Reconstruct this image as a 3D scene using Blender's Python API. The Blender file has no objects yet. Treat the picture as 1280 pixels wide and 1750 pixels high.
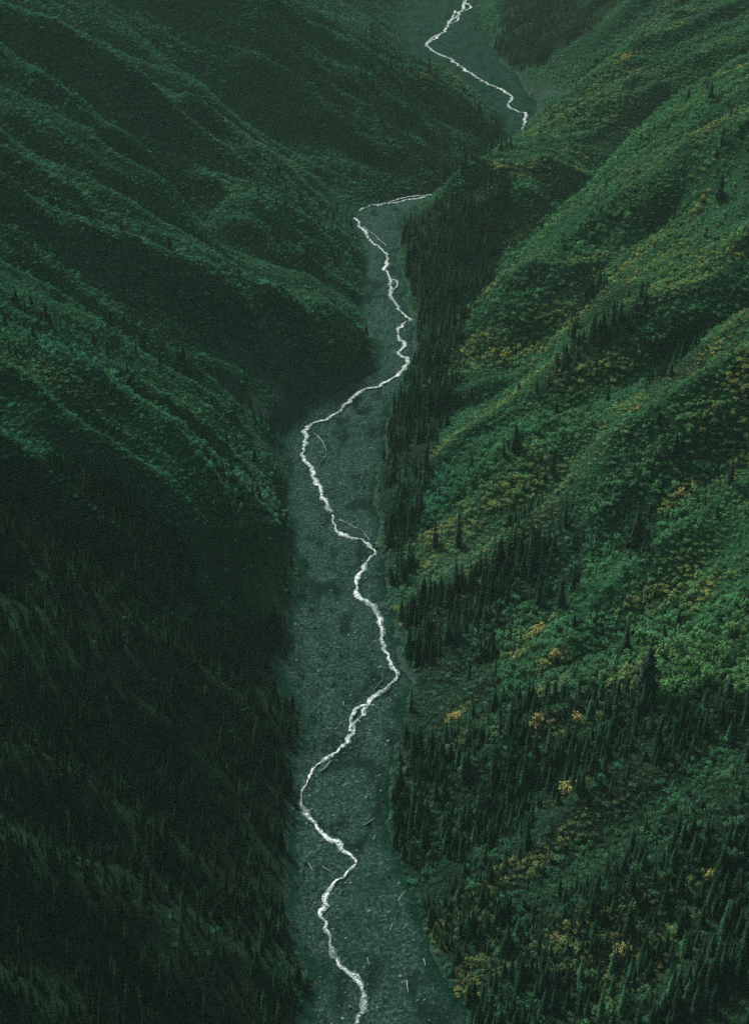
import bpy, math, random
import numpy as np
from mathutils import Vector

random.seed(7)
rng = np.random.default_rng(7)
scn = bpy.context.scene
COL = scn.collection
R = math.radians

# ------------------------------------------------------------------ camera
CAM_H, PITCH, FOV = 300.0, 31.0, 38.0
PW, PH = 1280.0, 1750.0
FPX = (PH / 2) / math.tan(R(FOV / 2))
cam_data = bpy.data.cameras.new('camera')
cam = bpy.data.objects.new('camera', cam_data)
COL.objects.link(cam)
cam.location = (0, 0, CAM_H)
cam.rotation_euler = (R(90 - PITCH), 0, 0)
cam_data.sensor_fit = 'VERTICAL'
cam_data.angle_y = R(FOV)
cam_data.clip_start = 1.0
cam_data.clip_end = 20000.0
scn.camera = cam

# ------------------------------------------------------------------ light
SUN_ELEV, SUN_AZ = 41.0, -35.0        # azimuth: degrees from +Y, negative to the left
sun_data = bpy.data.lights.new('sun', 'SUN')
sun_data.energy = 4.8
sun_data.angle = R(9.0)
sun_data.color = (1.0, 0.96, 0.88)
sun = bpy.data.objects.new('sun', sun_data)
COL.objects.link(sun)
sdir = Vector((math.sin(R(SUN_AZ)) * math.cos(R(SUN_ELEV)), math.cos(R(SUN_AZ)) * math.cos(R(SUN_ELEV)), math.sin(R(SUN_ELEV))))
sun.rotation_euler = sdir.to_track_quat('Z', 'Y').to_euler()
sun.location = sdir * 1500

world = bpy.data.worlds.new('World')
scn.world = world
world.use_nodes = True
wn = world.node_tree
wn.nodes.clear()
w_out = wn.nodes.new('ShaderNodeOutputWorld')
w_bg = wn.nodes.new('ShaderNodeBackground')
w_sky = wn.nodes.new('ShaderNodeTexSky')
w_sky.sky_type = 'NISHITA'
w_sky.sun_disc = False
w_sky.sun_elevation = R(SUN_ELEV)
w_sky.sun_rotation = R(SUN_AZ)
w_sky.air_density = 1.0
w_sky.dust_density = 5.0
w_bg.inputs['Strength'].default_value = 0.085
wn.links.new(w_sky.outputs[0], w_bg.inputs[0])
wn.links.new(w_bg.outputs[0], w_out.inputs[0])

scn.view_settings.view_transform = 'Standard'
scn.view_settings.look = 'None'
scn.view_settings.exposure = 0.55
scn.view_settings.gamma = 1.0
scn.render.engine = 'CYCLES'
scn.cycles.max_bounces = 4
scn.cycles.diffuse_bounces = 2
scn.cycles.use_denoising = False

# ------------------------------------------------------------------ picture <-> place
CP, SP = math.cos(R(PITCH)), math.sin(R(PITCH))

def ray(u, v):
    a, b = (u - PW / 2) / FPX, (PH / 2 - v) / FPX
    return np.array([a, CP + b * SP, -SP + b * CP])

def flat(u, v, z=0.0):
    d = ray(u, v)
    t = (z - CAM_H) / d[2]
    return np.array([d[0] * t, d[1] * t])

def project(x, y, z):
    dz = z - CAM_H
    depth = y * CP - dz * SP
    depth = np.where(depth < 1, 1, depth)
    upc = y * SP + dz * CP
    return PW / 2 + FPX * x / depth, PH / 2 - FPX * upc / depth, depth

# ------------------------------------------------------------------ noise
def vnoise(x, y, seed=0):
    xi, yi = np.floor(x).astype(np.int64), np.floor(y).astype(np.int64)
    fx, fy = x - xi, y - yi
    fx = fx * fx * (3 - 2 * fx); fy = fy * fy * (3 - 2 * fy)
    def h(a, b):
        n = (a * 374761393 + b * 668265263 + seed * 974634777) & 0xFFFFFFFF
        n = ((n ^ (n >> 13)) * 1274126177) & 0xFFFFFFFF
        n = n ^ (n >> 16)
        return (n & 0xFFFF) / 32767.5 - 1.0
    return ((h(xi, yi) * (1 - fx) + h(xi + 1, yi) * fx) * (1 - fy)
            + (h(xi, yi + 1) * (1 - fx) + h(xi + 1, yi + 1) * fx) * fy)

def fbm(x, y, seed=0, oct=4, gain=0.5):
    s, a, f = 0.0, 1.0, 1.0
    for k in range(oct):
        s = s + a * vnoise(x * f + 17.3 * k, y * f - 9.1 * k, seed + k)
        a *= gain; f *= 2.03
    return s

def seg_dist(x, y, poly, vals=None):
    """distance to a polyline; with vals also the value interpolated at the nearest point"""
    best = np.full(x.shape, 1e9); bv = None if vals is None else np.zeros(x.shape)
    for i in range(len(poly) - 1):
        ax, ay = poly[i]; bx, by = poly[i + 1]
        dx, dy = bx - ax, by - ay
        L = dx * dx + dy * dy + 1e-9
        t = np.clip(((x - ax) * dx + (y - ay) * dy) / L, 0, 1)
        d = np.hypot(x - ax - t * dx, y - ay - t * dy)
        m = d < best
        best = np.where(m, d, best)
        if vals is not None:
            bv = np.where(m, vals[i] + t * (vals[i + 1] - vals[i]), bv)
    return best if vals is None else (best, bv)

def inside(x, y, poly):
    c = np.zeros(x.shape, bool)
    n = len(poly)
    for i in range(n):
        ax, ay = poly[i]; bx, by = poly[(i + 1) % n]
        m = ((ay > y) != (by > y)) & (x < (bx - ax) * (y - ay) / (by - ay + 1e-12) + ax)
        c ^= m
    return c

# ------------------------------------------------------------------ valley floor outline (on the ground plane)
LEFT = [(500, 2300), (515, 1900), (520, 1750), (548, 1690), (505, 1600), (492, 1500), (495, 1380), (505, 1290), (525, 1235), (484, 1185), (478, 1140),
        (500, 1080), (512, 1020), (498, 950), (492, 880), (485, 800), (478, 745), (520, 694), (580, 664), (645, 625), (648, 596), (612, 562),
        (618, 520), (625, 450), (612, 410), (600, 376), (620, 354), (745, 324), (800, 284), (862, 243), (858, 200), (820, 167),
        (740, 127), (700, 97), (685, 60), (690, 25), (725, -15), (770, -40), (800, -60)]
RIGHT = [(980, 2300), (850, 1900), (800, 1750), (760, 1680), (717, 1590), (690, 1510), (652, 1420), (658, 1340), (682, 1250), (690, 1150), (668, 1050), (648, 1000),
         (646, 930), (642, 860), (650, 780), (662, 700), (692, 650), (712, 590), (702, 540), (692, 480), (682, 420), (690, 380),
         (722, 352), (762, 333), (832, 286), (903, 226), (920, 180), (880, 130), (850, 100), (830, 60), (812, 20), (820, -15), (850, -40), (870, -60)]
pl = [flat(u, v) for u, v in LEFT]
pr = [flat(u, v) for u, v in RIGHT]
pl += [np.array([240., 1900.]), np.array([300., 2600.])]
pr += [np.array([330., 1900.]), np.array([420., 2600.])]
FLOOR = pl + pr[::-1]

# ------------------------------------------------------------------ height field
STEP = 2.5
gx = np.arange(-620, 620 + 1, STEP)
gy = np.arange(40, 2050 + 1, STEP)
GX, GY = np.meshgrid(gx, gy)

dl = seg_dist(GX, GY, pl); dr = seg_dist(GX, GY, pr)
ins = inside(GX, GY, FLOOR)
D = np.where(ins, -np.minimum(dl, dr), np.minimum(dl, dr))
side_r = dr < dl

def blur(a, r, n=2):
    for _ in range(n):
        for ax in (0, 1):
            p = np.pad(a, [(r, r) if k == ax else (0, 0) for k in (0, 1)], mode='edge')
            c = np.cumsum(p, axis=ax)
            z = np.zeros_like(np.take(c, [0], axis=ax))
            c = np.concatenate([z, c], axis=ax)
            k = 2 * r + 1
            a = (np.take(c, range(k, c.shape[ax]), axis=ax) - np.take(c, range(0, c.shape[ax] - k), axis=ax)) / k
    return a

Dj = D + 2.2 * fbm(GX / 14, GY / 14, 3, 3)
out = np.maximum(Dj, 0)
slope = np.where(side_r, 0.56, 0.53)
slope = blur(slope, 14)
soft = np.where(side_r, 12.0, 5.0)
soft = blur(soft, 8)
zb = slope * (np.sqrt(out ** 2 + soft ** 2) - soft)
zs = blur(zb, 7, 2)
wgt = np.clip((out - 14) / 30, 0, 1)
ZB = zb * (1 - wgt) + zs * wgt
ZB = np.where(Dj <= 0, -np.clip(-Dj * 0.5, 0, 2.0), ZB)

def sample(A, x, y):
    fx = np.clip((np.asarray(x) - gx[0]) / STEP, 0, len(gx) - 1.001)
    fy = np.clip((np.asarray(y) - gy[0]) / STEP, 0, len(gy) - 1.001)
    i, j = fx.astype(int), fy.astype(int)
    a, b = fx - i, fy - j
    return (A[j, i] * (1 - a) + A[j, i + 1] * a) * (1 - b) + (A[j + 1, i] * (1 - a) + A[j + 1, i + 1] * a) * b

def march(A, u, v, h=0.0, tmax=2600):
    d = ray(u, v)
    t = np.arange(150, tmax, 1.0)
    z = CAM_H + d[2] * t
    g = sample(A, d[0] * t, d[1] * t) + h
    k = np.argmax(z < g)
    if z[k] >= g[k]: k = len(t) - 1
    return np.array([d[0] * t[k], d[1] * t[k]])

RIDGES = [  # crest lines as seen: (u, v, height), width in metres
    ([(840, 225, 3), (740, 150, 10), (640, 105, 14), (560, 55, 16), (450, 5, 18), (350, -60, 18)], 40),
    ([(598, 365, 2), (565, 345, 5), (500, 288, 11), (425, 250, 13), (340, 200, 15), (240, 150, 17), (150, 95, 18), (0, 20, 18), (-120, -30, 18)], 26),
    ([(615, 430, 2), (500, 380, 7), (400, 340, 10), (300, 305, 13), (150, 215, 15), (60, 135, 16), (0, 85, 16), (-90, 30, 16)], 30),
    ([(628, 588, 1), (600, 560, 5), (540, 535, 10), (420, 495, 19), (290, 430, 20), (135, 365, 20), (0, 300, 20), (-120, 250, 20)], 28),
    ([(500, 950, 1), (400, 850, 13), (300, 762, 22), (160, 680, 27), (80, 640, 29), (0, 590, 29), (-120, 530, 29)], 60),
    ([(505, 1070, 1), (420, 1010, 6), (330, 950, 8), (230, 895, 9), (100, 830, 9)], 24),
    ([(510, 1235, 1), (400, 1190, 5), (280, 1145, 6), (150, 1090, 6)], 22),
    ([(880, 112, 3), (940, 85, 10), (1010, 50, 14), (1085, 8, 16), (1180, -50, 16)], 34),
    ([(750, 348, 2), (800, 322, 7), (860, 278, 4), (900, 238, 5), (960, 185, 10), (1050, 110, 15), (1160, 30, 15)], 36),
    ([(795, 530, 2), (860, 475, 12), (980, 402, 16), (1100, 298, 18), (1180, 234, 19), (1280, 200, 19), (1420, 140, 19)], 34),
    ([(720, 840, 1), (800, 770, 5), (900, 725, 7), (1000, 640, 7), (1120, 540, 7), (1250, 430, 7)], 30),
    ([(960, 870, 2), (1050, 795, 9), (1150, 712, 14), (1215, 652, 15), (1290, 615, 15), (1420, 560, 15)], 22),
    ([(748, 350, 2), (775, 337, 4.5), (810, 314, 6), (845, 290, 5), (868, 268, 3)], 9),
    ([(685, 1020, 1), (760, 975, 5), (900, 905, 7), (1000, 845, 7), (1060, 790, 5)], 18),
]
GULLIES = [
    ([(440, 508, 4), (340, 440, 18), (250, 395, 22), (150, 345, 22), (60, 285, 22), (-20, 235, 22), (-120, 190, 22)], 18),
    ([(600, 358, 2), (520, 310, 7), (440, 230, 7), (350, 150, 7), (250, 60, 7)], 22),
    ([(480, 722, 1), (390, 650, 6), (270, 570, 7), (130, 500, 7), (0, 430, 7)], 26),
    ([(790, 548, 2), (865, 462, 11), (960, 385, 15), (1060, 300, 17), (1170, 225, 17), (1280, 172, 17), (1420, 90, 17)], 22),
    ([(760, 748, 2), (880, 690, 9), (980, 600, 13), (1050, 540, 13), (1130, 470, 10)], 20),
    ([(1000, 765, 5), (1100, 705, 11), (1200, 640, 13), (1290, 590, 13), (1400, 530, 13)], 18),
    ([(720, 1035, 2), (850, 960, 7), (930, 905, 7), (1040, 830, 5)], 20),
]
Z = ZB.copy()
gate = np.clip(out / 6, 0, 1)
warpx = 5 * fbm(GX / 40, GY / 40, 21, 3); warpy = 5 * fbm(GX / 40, GY / 40, 25, 3)
for q, (pts, w) in enumerate(RIDGES):
    RH = 1.35 if q < 7 else 1.85
    P = [march(ZB, u, v, h * RH * 0.97) for u, v, h in pts]
    d, h = seg_dist(GX + warpx * 0.6, GY + warpy * 0.6, P, [p[2] * RH for p in pts])
    Z += gate * h * np.exp(-(np.sqrt(d * d + 6) - 2.45) / w * 1.05)
for q, (pts, w) in enumerate(GULLIES):
    GH = 1.9
    P = [march(ZB, u, v, -h * GH) for u, v, h in pts]
    d, h = seg_dist(GX + warpx, GY + warpy, P, [p[2] * GH for p in pts])
    Z -= gate * h * np.exp(-(d / w) ** 2)
# rills that run down the slopes, lumps and hollows
g2 = np.clip((out - 4) / 25, 0, 1)
def streak(x, y, right):
    """coordinates along and across the lie of the gullies"""
    a = np.where(right, x * 0.91 + y * 0.41, -x * 0.94 + y * 0.33)
    b = np.where(right, -x * 0.41 + y * 0.91, x * 0.33 + y * 0.94)
    return a, b
SA, SB = streak(GX, GY, side_r)
rid = 1 - np.abs(fbm(SA / 130, SB / 26, 43, 2)) * 1.6
rid2 = 1 - np.abs(fbm(SA / 60, SB / 11, 47, 2)) * 1.6
Z += g2 * (np.where(side_r, 3.8, 6.2) * rid + np.where(side_r, 1.6, 2.3) * rid2)
Z += g2 * (2.6 * fbm(GX / 90, GY / 26, 41, 3) + 1.5 * fbm(GX / 34, GY / 12, 45, 3) + 0.5 * fbm(GX / 8, GY / 8, 51, 2))
Z = np.where(out > 3, np.maximum(Z, 0.45), Z)

def ground(x, y): return sample(Z, x, y)
def floor_d(x, y): return sample(Dj, x, y)
nyg, nxg = np.gradient(blur(Z, 2, 1), STEP)

# ------------------------------------------------------------------ materials
def mat(name):
    m = bpy.data.materials.new(name); m.use_nodes = True
    n = m.node_tree; b = n.nodes['Principled BSDF']
    b.inputs['Roughness'].default_value = 1.0
    b.inputs['Specular IOR Level'].default_value = 0.0
    return m, n, b

def node(n, t, **kw):
    x = n.nodes.new(t)
    for k, v in kw.items(): setattr(x, k, v)
    return x

def noise(n, scale, detail=4.0, rough=0.55, coord='Object'):
    tc = node(n, 'ShaderNodeTexCoord'); t = node(n, 'ShaderNodeTexNoise')
    t.inputs['Scale'].default_value = scale; t.inputs['Detail'].default_value = detail; t.inputs['Roughness'].default_value = rough
    n.links.new(tc.outputs[coord], t.inputs['Vector'])
    return t

def ramp(n, src, stops):
    r = node(n, 'ShaderNodeValToRGB')
    e = r.color_ramp.elements
    while len(e) < len(stops): e.new(0.5)
    for el, (p, c) in zip(e, stops): el.position = p; el.color = (*c, 1) if len(c) == 3 else c
    n.links.new(src, r.inputs[0])
    return r

def mix(n, fac, a, b, mode='MIX'):
    x = node(n, 'ShaderNodeMix', data_type='RGBA', blend_type=mode)
    for s, v in ((0, fac), (6, a), (7, b)):
        if hasattr(v, 'links') or hasattr(v, 'is_linked'): n.links.new(v, x.inputs[s])
        else: x.inputs[s].default_value = v if s == 0 else (*v, 1)
    return x.outputs[2]

def bump(n, b, src, strength, dist):
    u = node(n, 'ShaderNodeBump')
    u.inputs['Strength'].default_value = strength; u.inputs['Distance'].default_value = dist
    n.links.new(src, u.inputs['Height']); n.links.new(u.outputs[0], b.inputs['Normal'])

# hillside turf
M_TURF, n, b = mat('hillside_turf')
a1 = noise(n, 0.025, 5); a2 = noise(n, 0.35, 6, 0.65); a3 = noise(n, 1.4, 3)
c1 = ramp(n, a1.outputs[0], [(0.35, (0.008, 0.034, 0.016)), (0.65, (0.014, 0.056, 0.026))])
c2 = ramp(n, a2.outputs[0], [(0.35, (0.006, 0.020, 0.010)), (0.7, (0.018, 0.064, 0.030))])
cm = mix(n, 0.5, c1.outputs[0], c2.outputs[0])
at = node(n, 'ShaderNodeAttribute', attribute_name='scree')
sc = ramp(n, a2.outputs[0], [(0.3, (0.012, 0.028, 0.022)), (0.7, (0.036, 0.068, 0.056))])
af = node(n, 'ShaderNodeAttribute', attribute_name='forest')
fc = ramp(n, a2.outputs[0], [(0.35, (0.004, 0.010, 0.006)), (0.65, (0.012, 0.026, 0.016))])
cm = mix(n, af.outputs['Fac'], cm, fc.outputs[0])
cm = mix(n, at.outputs['Fac'], cm, sc.outputs[0])
n.links.new(cm, b.inputs['Base Color'])
bump(n, b, a3.outputs[0], 0.9, 0.9)

M_GRAVEL, n, b = mat('river_gravel')
a1 = noise(n, 0.05, 6, 0.65); a2 = noise(n, 0.85, 9, 0.80); a3 = noise(n, 1.6, 5, 0.75)
c1 = ramp(n, a1.outputs[0], [(0.35, (0.008, 0.031, 0.024)), (0.65, (0.017, 0.052, 0.042))])
c2 = ramp(n, a2.outputs[0], [(0.36, (0.002, 0.006, 0.005)), (0.43, (0.009, 0.026, 0.021)), (0.52, (0.019, 0.053, 0.044)), (0.61, (0.085, 0.14, 0.122))])
gm = mix(n, 0.85, c1.outputs[0], c2.outputs[0])
ga = node(n, 'ShaderNodeAttribute', attribute_name='moss')
gc = ramp(n, a2.outputs[0], [(0.36, (0.002, 0.012, 0.008)), (0.64, (0.008, 0.040, 0.026))])
gsc = node(n, 'ShaderNodeAttribute', attribute_name='channel')
gm = mix(n, gsc.outputs['Fac'], mix(n, ga.outputs['Fac'], gm, gc.outputs[0]), (0.004, 0.014, 0.011))
n.links.new(gm, b.inputs['Base Color'])
bump(n, b, mix(n, 0.5, a2.outputs[0], a3.outputs[0]), 1.0, 1.1)

M_WATER, n, b = mat('white_water')
tc = node(n, 'ShaderNodeTexCoord')
a1 = noise(n, 0.75, 5, 0.7); a2 = noise(n, 2.2, 3, 0.6)
mx = mix(n, 0.4, a1.outputs[0], a2.outputs[0])
wm = node(n, 'ShaderNodeAttribute', attribute_name='mid')
a3 = noise(n, 0.07, 3, 0.6)
def mth(op, p, q):
    x = node(n, 'ShaderNodeMath', operation=op)
    for i, w_ in enumerate((p, q)):
        if isinstance(w_, float): x.inputs[i].default_value = w_
        else: n.links.new(w_, x.inputs[i])
    return x.outputs[0]
lift = mth('ADD', mth('MULTIPLY', wm.outputs['Fac'], 0.10), mth('MULTIPLY', a3.outputs[0], 0.35))
fr = ramp(n, mth('ADD', mx, mth('SUBTRACT', lift, 0.262)), [(0.42, (0.025, 0.060, 0.054)), (0.48, (0.16, 0.25, 0.23)), (0.55, (0.55, 0.61, 0.59)), (0.72, (0.74, 0.76, 0.75))])
n.links.new(fr.outputs[0], b.inputs['Base Color'])
b.inputs['Roughness'].default_value = 0.5
b.inputs['Specular IOR Level'].default_value = 0.2
bump(n, b, a2.outputs[0], 0.6, 0.3)

M_STONE, n, b = mat('river_stone')
a1 = noise(n, 2.0, 4)
oi = node(n, 'ShaderNodeObjectInfo')
c1 = ramp(n, oi.outputs['Random'], [(0.0, (0.020, 0.036, 0.032)), (0.7, (0.060, 0.10, 0.088)), (1.0, (0.16, 0.20, 0.18))])
c2 = ramp(n, a1.outputs[0], [(0.3, (0.6, 0.6, 0.6)), (0.7, (1.1, 1.1, 1.1))])
n.links.new(mix(n, 1.0, c1.outputs[0], c2.outputs[0], 'MULTIPLY'), b.inputs['Base Color'])

M_LOG, n, b = mat('bleached_wood')
a1 = noise(n, 3.0, 4)
c1 = ramp(n, a1.outputs[0], [(0.3, (0.14, 0.17, 0.15)), (0.7, (0.36, 0.39, 0.35))])
n.links.new(c1.outputs[0], b.inputs['Base Color'])

M_BARK, n, b = mat('dark_bark')
a1 = noise(n, 4.0, 4)
c1 = ramp(n, a1.outputs[0], [(0.3, (0.012, 0.014, 0.011)), (0.7, (0.030, 0.032, 0.026))])
n.links.new(c1.outputs[0], b.inputs['Base Color'])

def foliage_mat(name, scale, lo, hi):
    m, n, b = mat(name)
    at = node(n, 'ShaderNodeAttribute', attribute_name='tint', attribute_type='INSTANCER')
    a = noise(n, scale, 3)
    r = ramp(n, a.outputs[0], [(0.3, (lo,) * 3), (0.7, (hi,) * 3)])
    n.links.new(mix(n, 1.0, at.outputs['Color'], r.outputs[0], 'MULTIPLY'), b.inputs['Base Color'])
    return m
M_NEEDLE = foliage_mat('spruce_needles', 1.2, 0.7, 1.3)
M_LEAF = foliage_mat('shrub_leaves', 2.6, 0.40, 1.75)

# ------------------------------------------------------------------ mesh helpers
def mesh_obj(name, verts, faces, material, parent=None, smooth=False):
    me = bpy.data.meshes.new(name)
    me.from_pydata([tuple(map(float, v)) for v in verts], [], [tuple(map(int, f)) for f in faces])
    if smooth: me.polygons.foreach_set('use_smooth', [True] * len(me.polygons))
    me.materials.append(material); me.update()
    o = bpy.data.objects.new(name, me); COL.objects.link(o)
    if parent: o.parent = parent
    return o

def grid_obj(name, X, Y, ZZ, material, keep=None):
    ny, nx = X.shape
    me = bpy.data.meshes.new(name)
    V = np.stack([X, Y, ZZ], -1).reshape(-1, 3).astype(np.float32)
    idx = np.arange(ny * nx).reshape(ny, nx)
    F = np.stack([idx[:-1, :-1], idx[:-1, 1:], idx[1:, 1:], idx[1:, :-1]], -1).reshape(-1, 4)
    if keep is not None:
        k = (keep[:-1, :-1] | keep[:-1, 1:] | keep[1:, 1:] | keep[1:, :-1]).reshape(-1)
        F = F[k]
        used = np.unique(F); re = np.zeros(len(V), int); re[used] = np.arange(len(used))
        V = V[used]; F = re[F]
    me.vertices.add(len(V)); me.vertices.foreach_set('co', V.ravel())
    me.loops.add(F.size); me.loops.foreach_set('vertex_index', F.ravel().astype(np.int32))
    me.polygons.add(len(F)); me.polygons.foreach_set('loop_start', (np.arange(len(F)) * 4).astype(np.int32))
    me.polygons.foreach_set('use_smooth', np.ones(len(F), bool))
    me.update(calc_edges=True); me.materials.append(material)
    o = bpy.data.objects.new(name, me); COL.objects.link(o)
    return o

def tag(o, label=None, cat=None, group=None, kind=None):
    for k, v in (('label', label), ('category', cat), ('group', group), ('kind', kind)):
        if v: o[k] = v
    return o

# ------------------------------------------------------------------ where spruces stand
CONIFER = [  # outlines as seen, plants per square metre
    ([(750, 346), (800, 312), (836, 292), (872, 290), (868, 400), (848, 465), (798, 530), (770, 600), (735, 640), (712, 560), (700, 480), (684, 420), (700, 375)], 0.075),
    ([(700, 560), (800, 530), (790, 620), (760, 700), (735, 830), (722, 900), (690, 1000), (646, 990), (644, 860), (655, 740), (690, 660)], 0.08),
    ([(668, 1060), (700, 1030), (800, 985), (860, 930), (940, 890), (950, 960), (900, 1030), (850, 1090), (850, 1200), (790, 1260), (760, 1420), (800, 1600), (790, 1720), (690, 1540), (650, 1420), (682, 1250), (692, 1150)], 0.13),
    ([(760, 1250), (850, 1200), (1000, 1180), (1640, 1200), (1640, 2300), (760, 2300), (740, 1600)], 0.085),
    ([(740, 1380), (900, 1300), (930, 1560), (900, 2300), (780, 2300)], 0.12),
    ([(850, 1040), (1280, 1080), (1640, 1200), (830, 1200)], 0.007),
    ([(1000, 480), (1110, 490), (1100, 590), (1040, 610), (960, 640), (940, 680), (900, 690), (960, 600)], 0.055),
    ([(1120, 590), (1200, 560), (1210, 630), (1100, 680)], 0.05),
    ([(850, -20), (1090, -30), (1000, 60), (940, 92), (885, 120), (845, 105), (860, 60)], 0.09),
    ([(815, 30), (850, 40), (850, 110), (820, 60)], 0.008),
    ([(940, 150), (1050, 130), (1040, 230), (930, 240)], 0.007),
    ([(860, 90), (1640, -20), (1640, 480), (830, 480)], 0.0012),
    ([(740, 560), (1640, 480), (1640, 1100), (700, 1000)], 0.0014),
    ([(860, 900), (960, 840), (1000, 900), (1000, 1000), (900, 1060)], 0.055),
    ([(1040, 860), (1130, 850), (1120, 950), (1060, 960)], 0.035),
    ([(380, 500), (560, 520), (620, 560), (640, 600), (620, 635), (520, 660), (440, 620), (390, 560)], 0.030),
    ([(520, 520), (605, 555), (640, 605), (600, 650), (500, 655), (470, 600)], 0.028),
    ([(370, 680), (500, 720), (515, 1050), (480, 1150), (380, 1000), (330, 800)], 0.014),
    ([(420, 310), (600, 370), (625, 450), (560, 450), (450, 400)], 0.010),
    ([(430, 190), (600, 270), (740, 320), (600, 350), (500, 290)], 0.010),
    ([(500, 110), (740, 140), (860, 220), (860, 270), (740, 325), (600, 300), (520, 200)], 0.018),
    ([(430, -20), (620, 50), (720, 110), (700, 140), (560, 90), (420, 30)], 0.014),
    ([(-340, 1050), (500, 1050), (525, 1240), (500, 1500), (545, 1700), (520, 2300), (-340, 2300)], 0.08),
    ([(-340, 760), (180, 800), (330, 950), (350, 1050), (-340, 1050)], 0.10),
    ([(-340, 130), (140, 330), (330, 440), (480, 530), (400, 700), (200, 640), (-340, 560)], 0.008),
    ([(160, 80), (420, 260), (560, 330), (420, 330), (200, 200)], 0.008),
    ([(140, 360), (400, 480), (380, 520), (200, 440)], 0.008),
]
def conifer_density(u, v):
    d = np.zeros(u.shape)
    for poly, k in CONIFER:
        d = np.maximum(d, np.where(inside(u, v, poly), k, 0))
    return d

# ------------------------------------------------------------------ terrain
ox = np.concatenate([[-3000, -1800, -1200, -900, -740], gx, [740, 900, 1200, 1800, 3000]])
oy = np.concatenate([[-1500, -700, -300, -100], gy, [2150, 2400, 3000, 4000, 6000]])
TX, TY = np.meshgrid(ox, oy)
TZ = sample(Z, TX, TY)
TZ = TZ + 0.35 * np.clip(np.abs(TX) - 620, 0, 900) + 0.25 * np.clip(TY - 2050, 0, 2500)
terr = grid_obj('hillside_terrain', TX, TY, TZ, M_TURF)
tag(terr, 'steep green valley sides rising from both banks of the stream', 'hillside', kind='structure')
# bare scree on the cut banks
SCREE = [[(592, 556), (615, 575), (645, 605)], [(395, 590), (440, 640), (490, 700)], [(440, 640), (500, 700)], [(395, 650), (450, 705), (500, 730)],
         [(480, 720), (520, 690), (580, 660), (640, 622)], [(440, 760), (485, 760)], [(470, 600), (510, 660), (530, 685)],
         [(905, 150), (960, 160)], [(920, 190), (980, 170)], [(600, 545), (640, 560)]]
sv = np.zeros(TX.shape)
for line in SCREE:
    P = [march(Z, u, v) for u, v in line]
    d = seg_dist(TX, TY, P)
    sv = np.maximum(sv, np.clip(1.4 - d / (2.6 + 2.4 * fbm(TX / 7, TY / 7, 61, 3)).clip(1), 0, 1))
fd = sample(Dj, TX, TY)
sv = np.maximum(sv, np.clip(1.0 - fd / 3.0, 0, 1))
tu, tv, td = project(TX, TY, TZ)
fl = np.clip(conifer_density(tu, tv) / 0.08 + 0.5 * fbm(TX / 12, TY / 12, 63, 3), 0, 1)
ff = terr.data.attributes.new('forest', 'FLOAT', 'POINT')
ff.data.foreach_set('value', fl.ravel().astype(np.float32))
att = terr.data.attributes.new('scree', 'FLOAT', 'POINT')
att.data.foreach_set('value', sv.ravel().astype(np.float32))

# ------------------------------------------------------------------ thin mist added to lift the dark tones
HX, HY0, HY1, HZ0, HZ1 = 3050, -1550, 6050, -8, 3000
hv = [(x, y, z) for z in (HZ0, HZ1) for y in (HY0, HY1) for x in (-HX, HX)]
M_HAZE = bpy.data.materials.new('dark_lift_haze'); M_HAZE.use_nodes = True
hn = M_HAZE.node_tree; hn.nodes.clear()
h_out = hn.nodes.new('ShaderNodeOutputMaterial'); h_vol = hn.nodes.new('ShaderNodeVolumePrincipled')
h_vol.inputs['Color'].default_value = (0.56, 1.0, 0.78, 1)
h_vol.inputs['Density'].default_value = 0.000043
hn.links.new(h_vol.outputs[0], h_out.inputs['Volume'])
hm = bpy.data.meshes.new('haze')
hm.from_pydata(hv, [], [(0, 2, 3, 1), (4, 5, 7, 6), (0, 1, 5, 4), (2, 6, 7, 3), (0, 4, 6, 2), (1, 3, 7, 5)])
hm.materials.append(M_HAZE); hm.update()
haze = bpy.data.objects.new('haze', hm); COL.objects.link(haze)
haze['kind'] = 'stuff'; haze['label'] = 'thin pale mist of haze added to lift the dark tones of the valley'; haze['category'] = 'veil'

# ------------------------------------------------------------------ stream lines
STREAM = [(805, -30), (800, -10), (795, 5), (785, 22), (768, 38), (760, 52), (742, 67), (729, 75), (745, 88), (768, 100), (790, 115), (812, 130), (838, 145), (858, 152),
          (870, 162), (873, 172), (867, 182), (885, 190), (898, 193), (897, 205), (893, 222), (885, 235), (850, 260), (800, 298), (765, 322),
          (745, 330), (720, 337), (680, 344), (640, 350), (616, 358), (605, 367), (615, 385), (625, 396), (635, 412), (655, 425), (660, 440),
          (658, 455), (665, 478), (670, 495), (675, 515), (685, 530), (695, 545), (685, 560), (682, 575), (690, 590), (682, 602), (693, 612),
          (690, 625), (675, 645), (650, 658), (620, 668), (600, 680), (580, 702), (550, 718), (529, 730), (522, 755), (520, 782), (535, 800),
          (545, 825), (550, 855), (565, 875), (575, 895), (585, 912), (605, 918), (625, 926), (637, 938), (630, 955), (615, 975), (608, 995),
          (615, 1015), (635, 1035), (648, 1055), (648, 1075), (655, 1100), (665, 1125), (678, 1145), (672, 1162), (655, 1175), (635, 1192),
          (617, 1212), (608, 1230), (600, 1248), (585, 1268), (565, 1290), (540, 1315), (520, 1350), (512, 1378), (525, 1395), (545, 1420),
          (570, 1440), (590, 1458), (602, 1475), (590, 1495), (570, 1520), (552, 1545), (550, 1565), (565, 1580), (570, 1610), (570, 1635),
          (590, 1655), (612, 1680), (625, 1700), (628, 1720), (615, 1740), (603, 1765), (600, 1810)]
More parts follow.
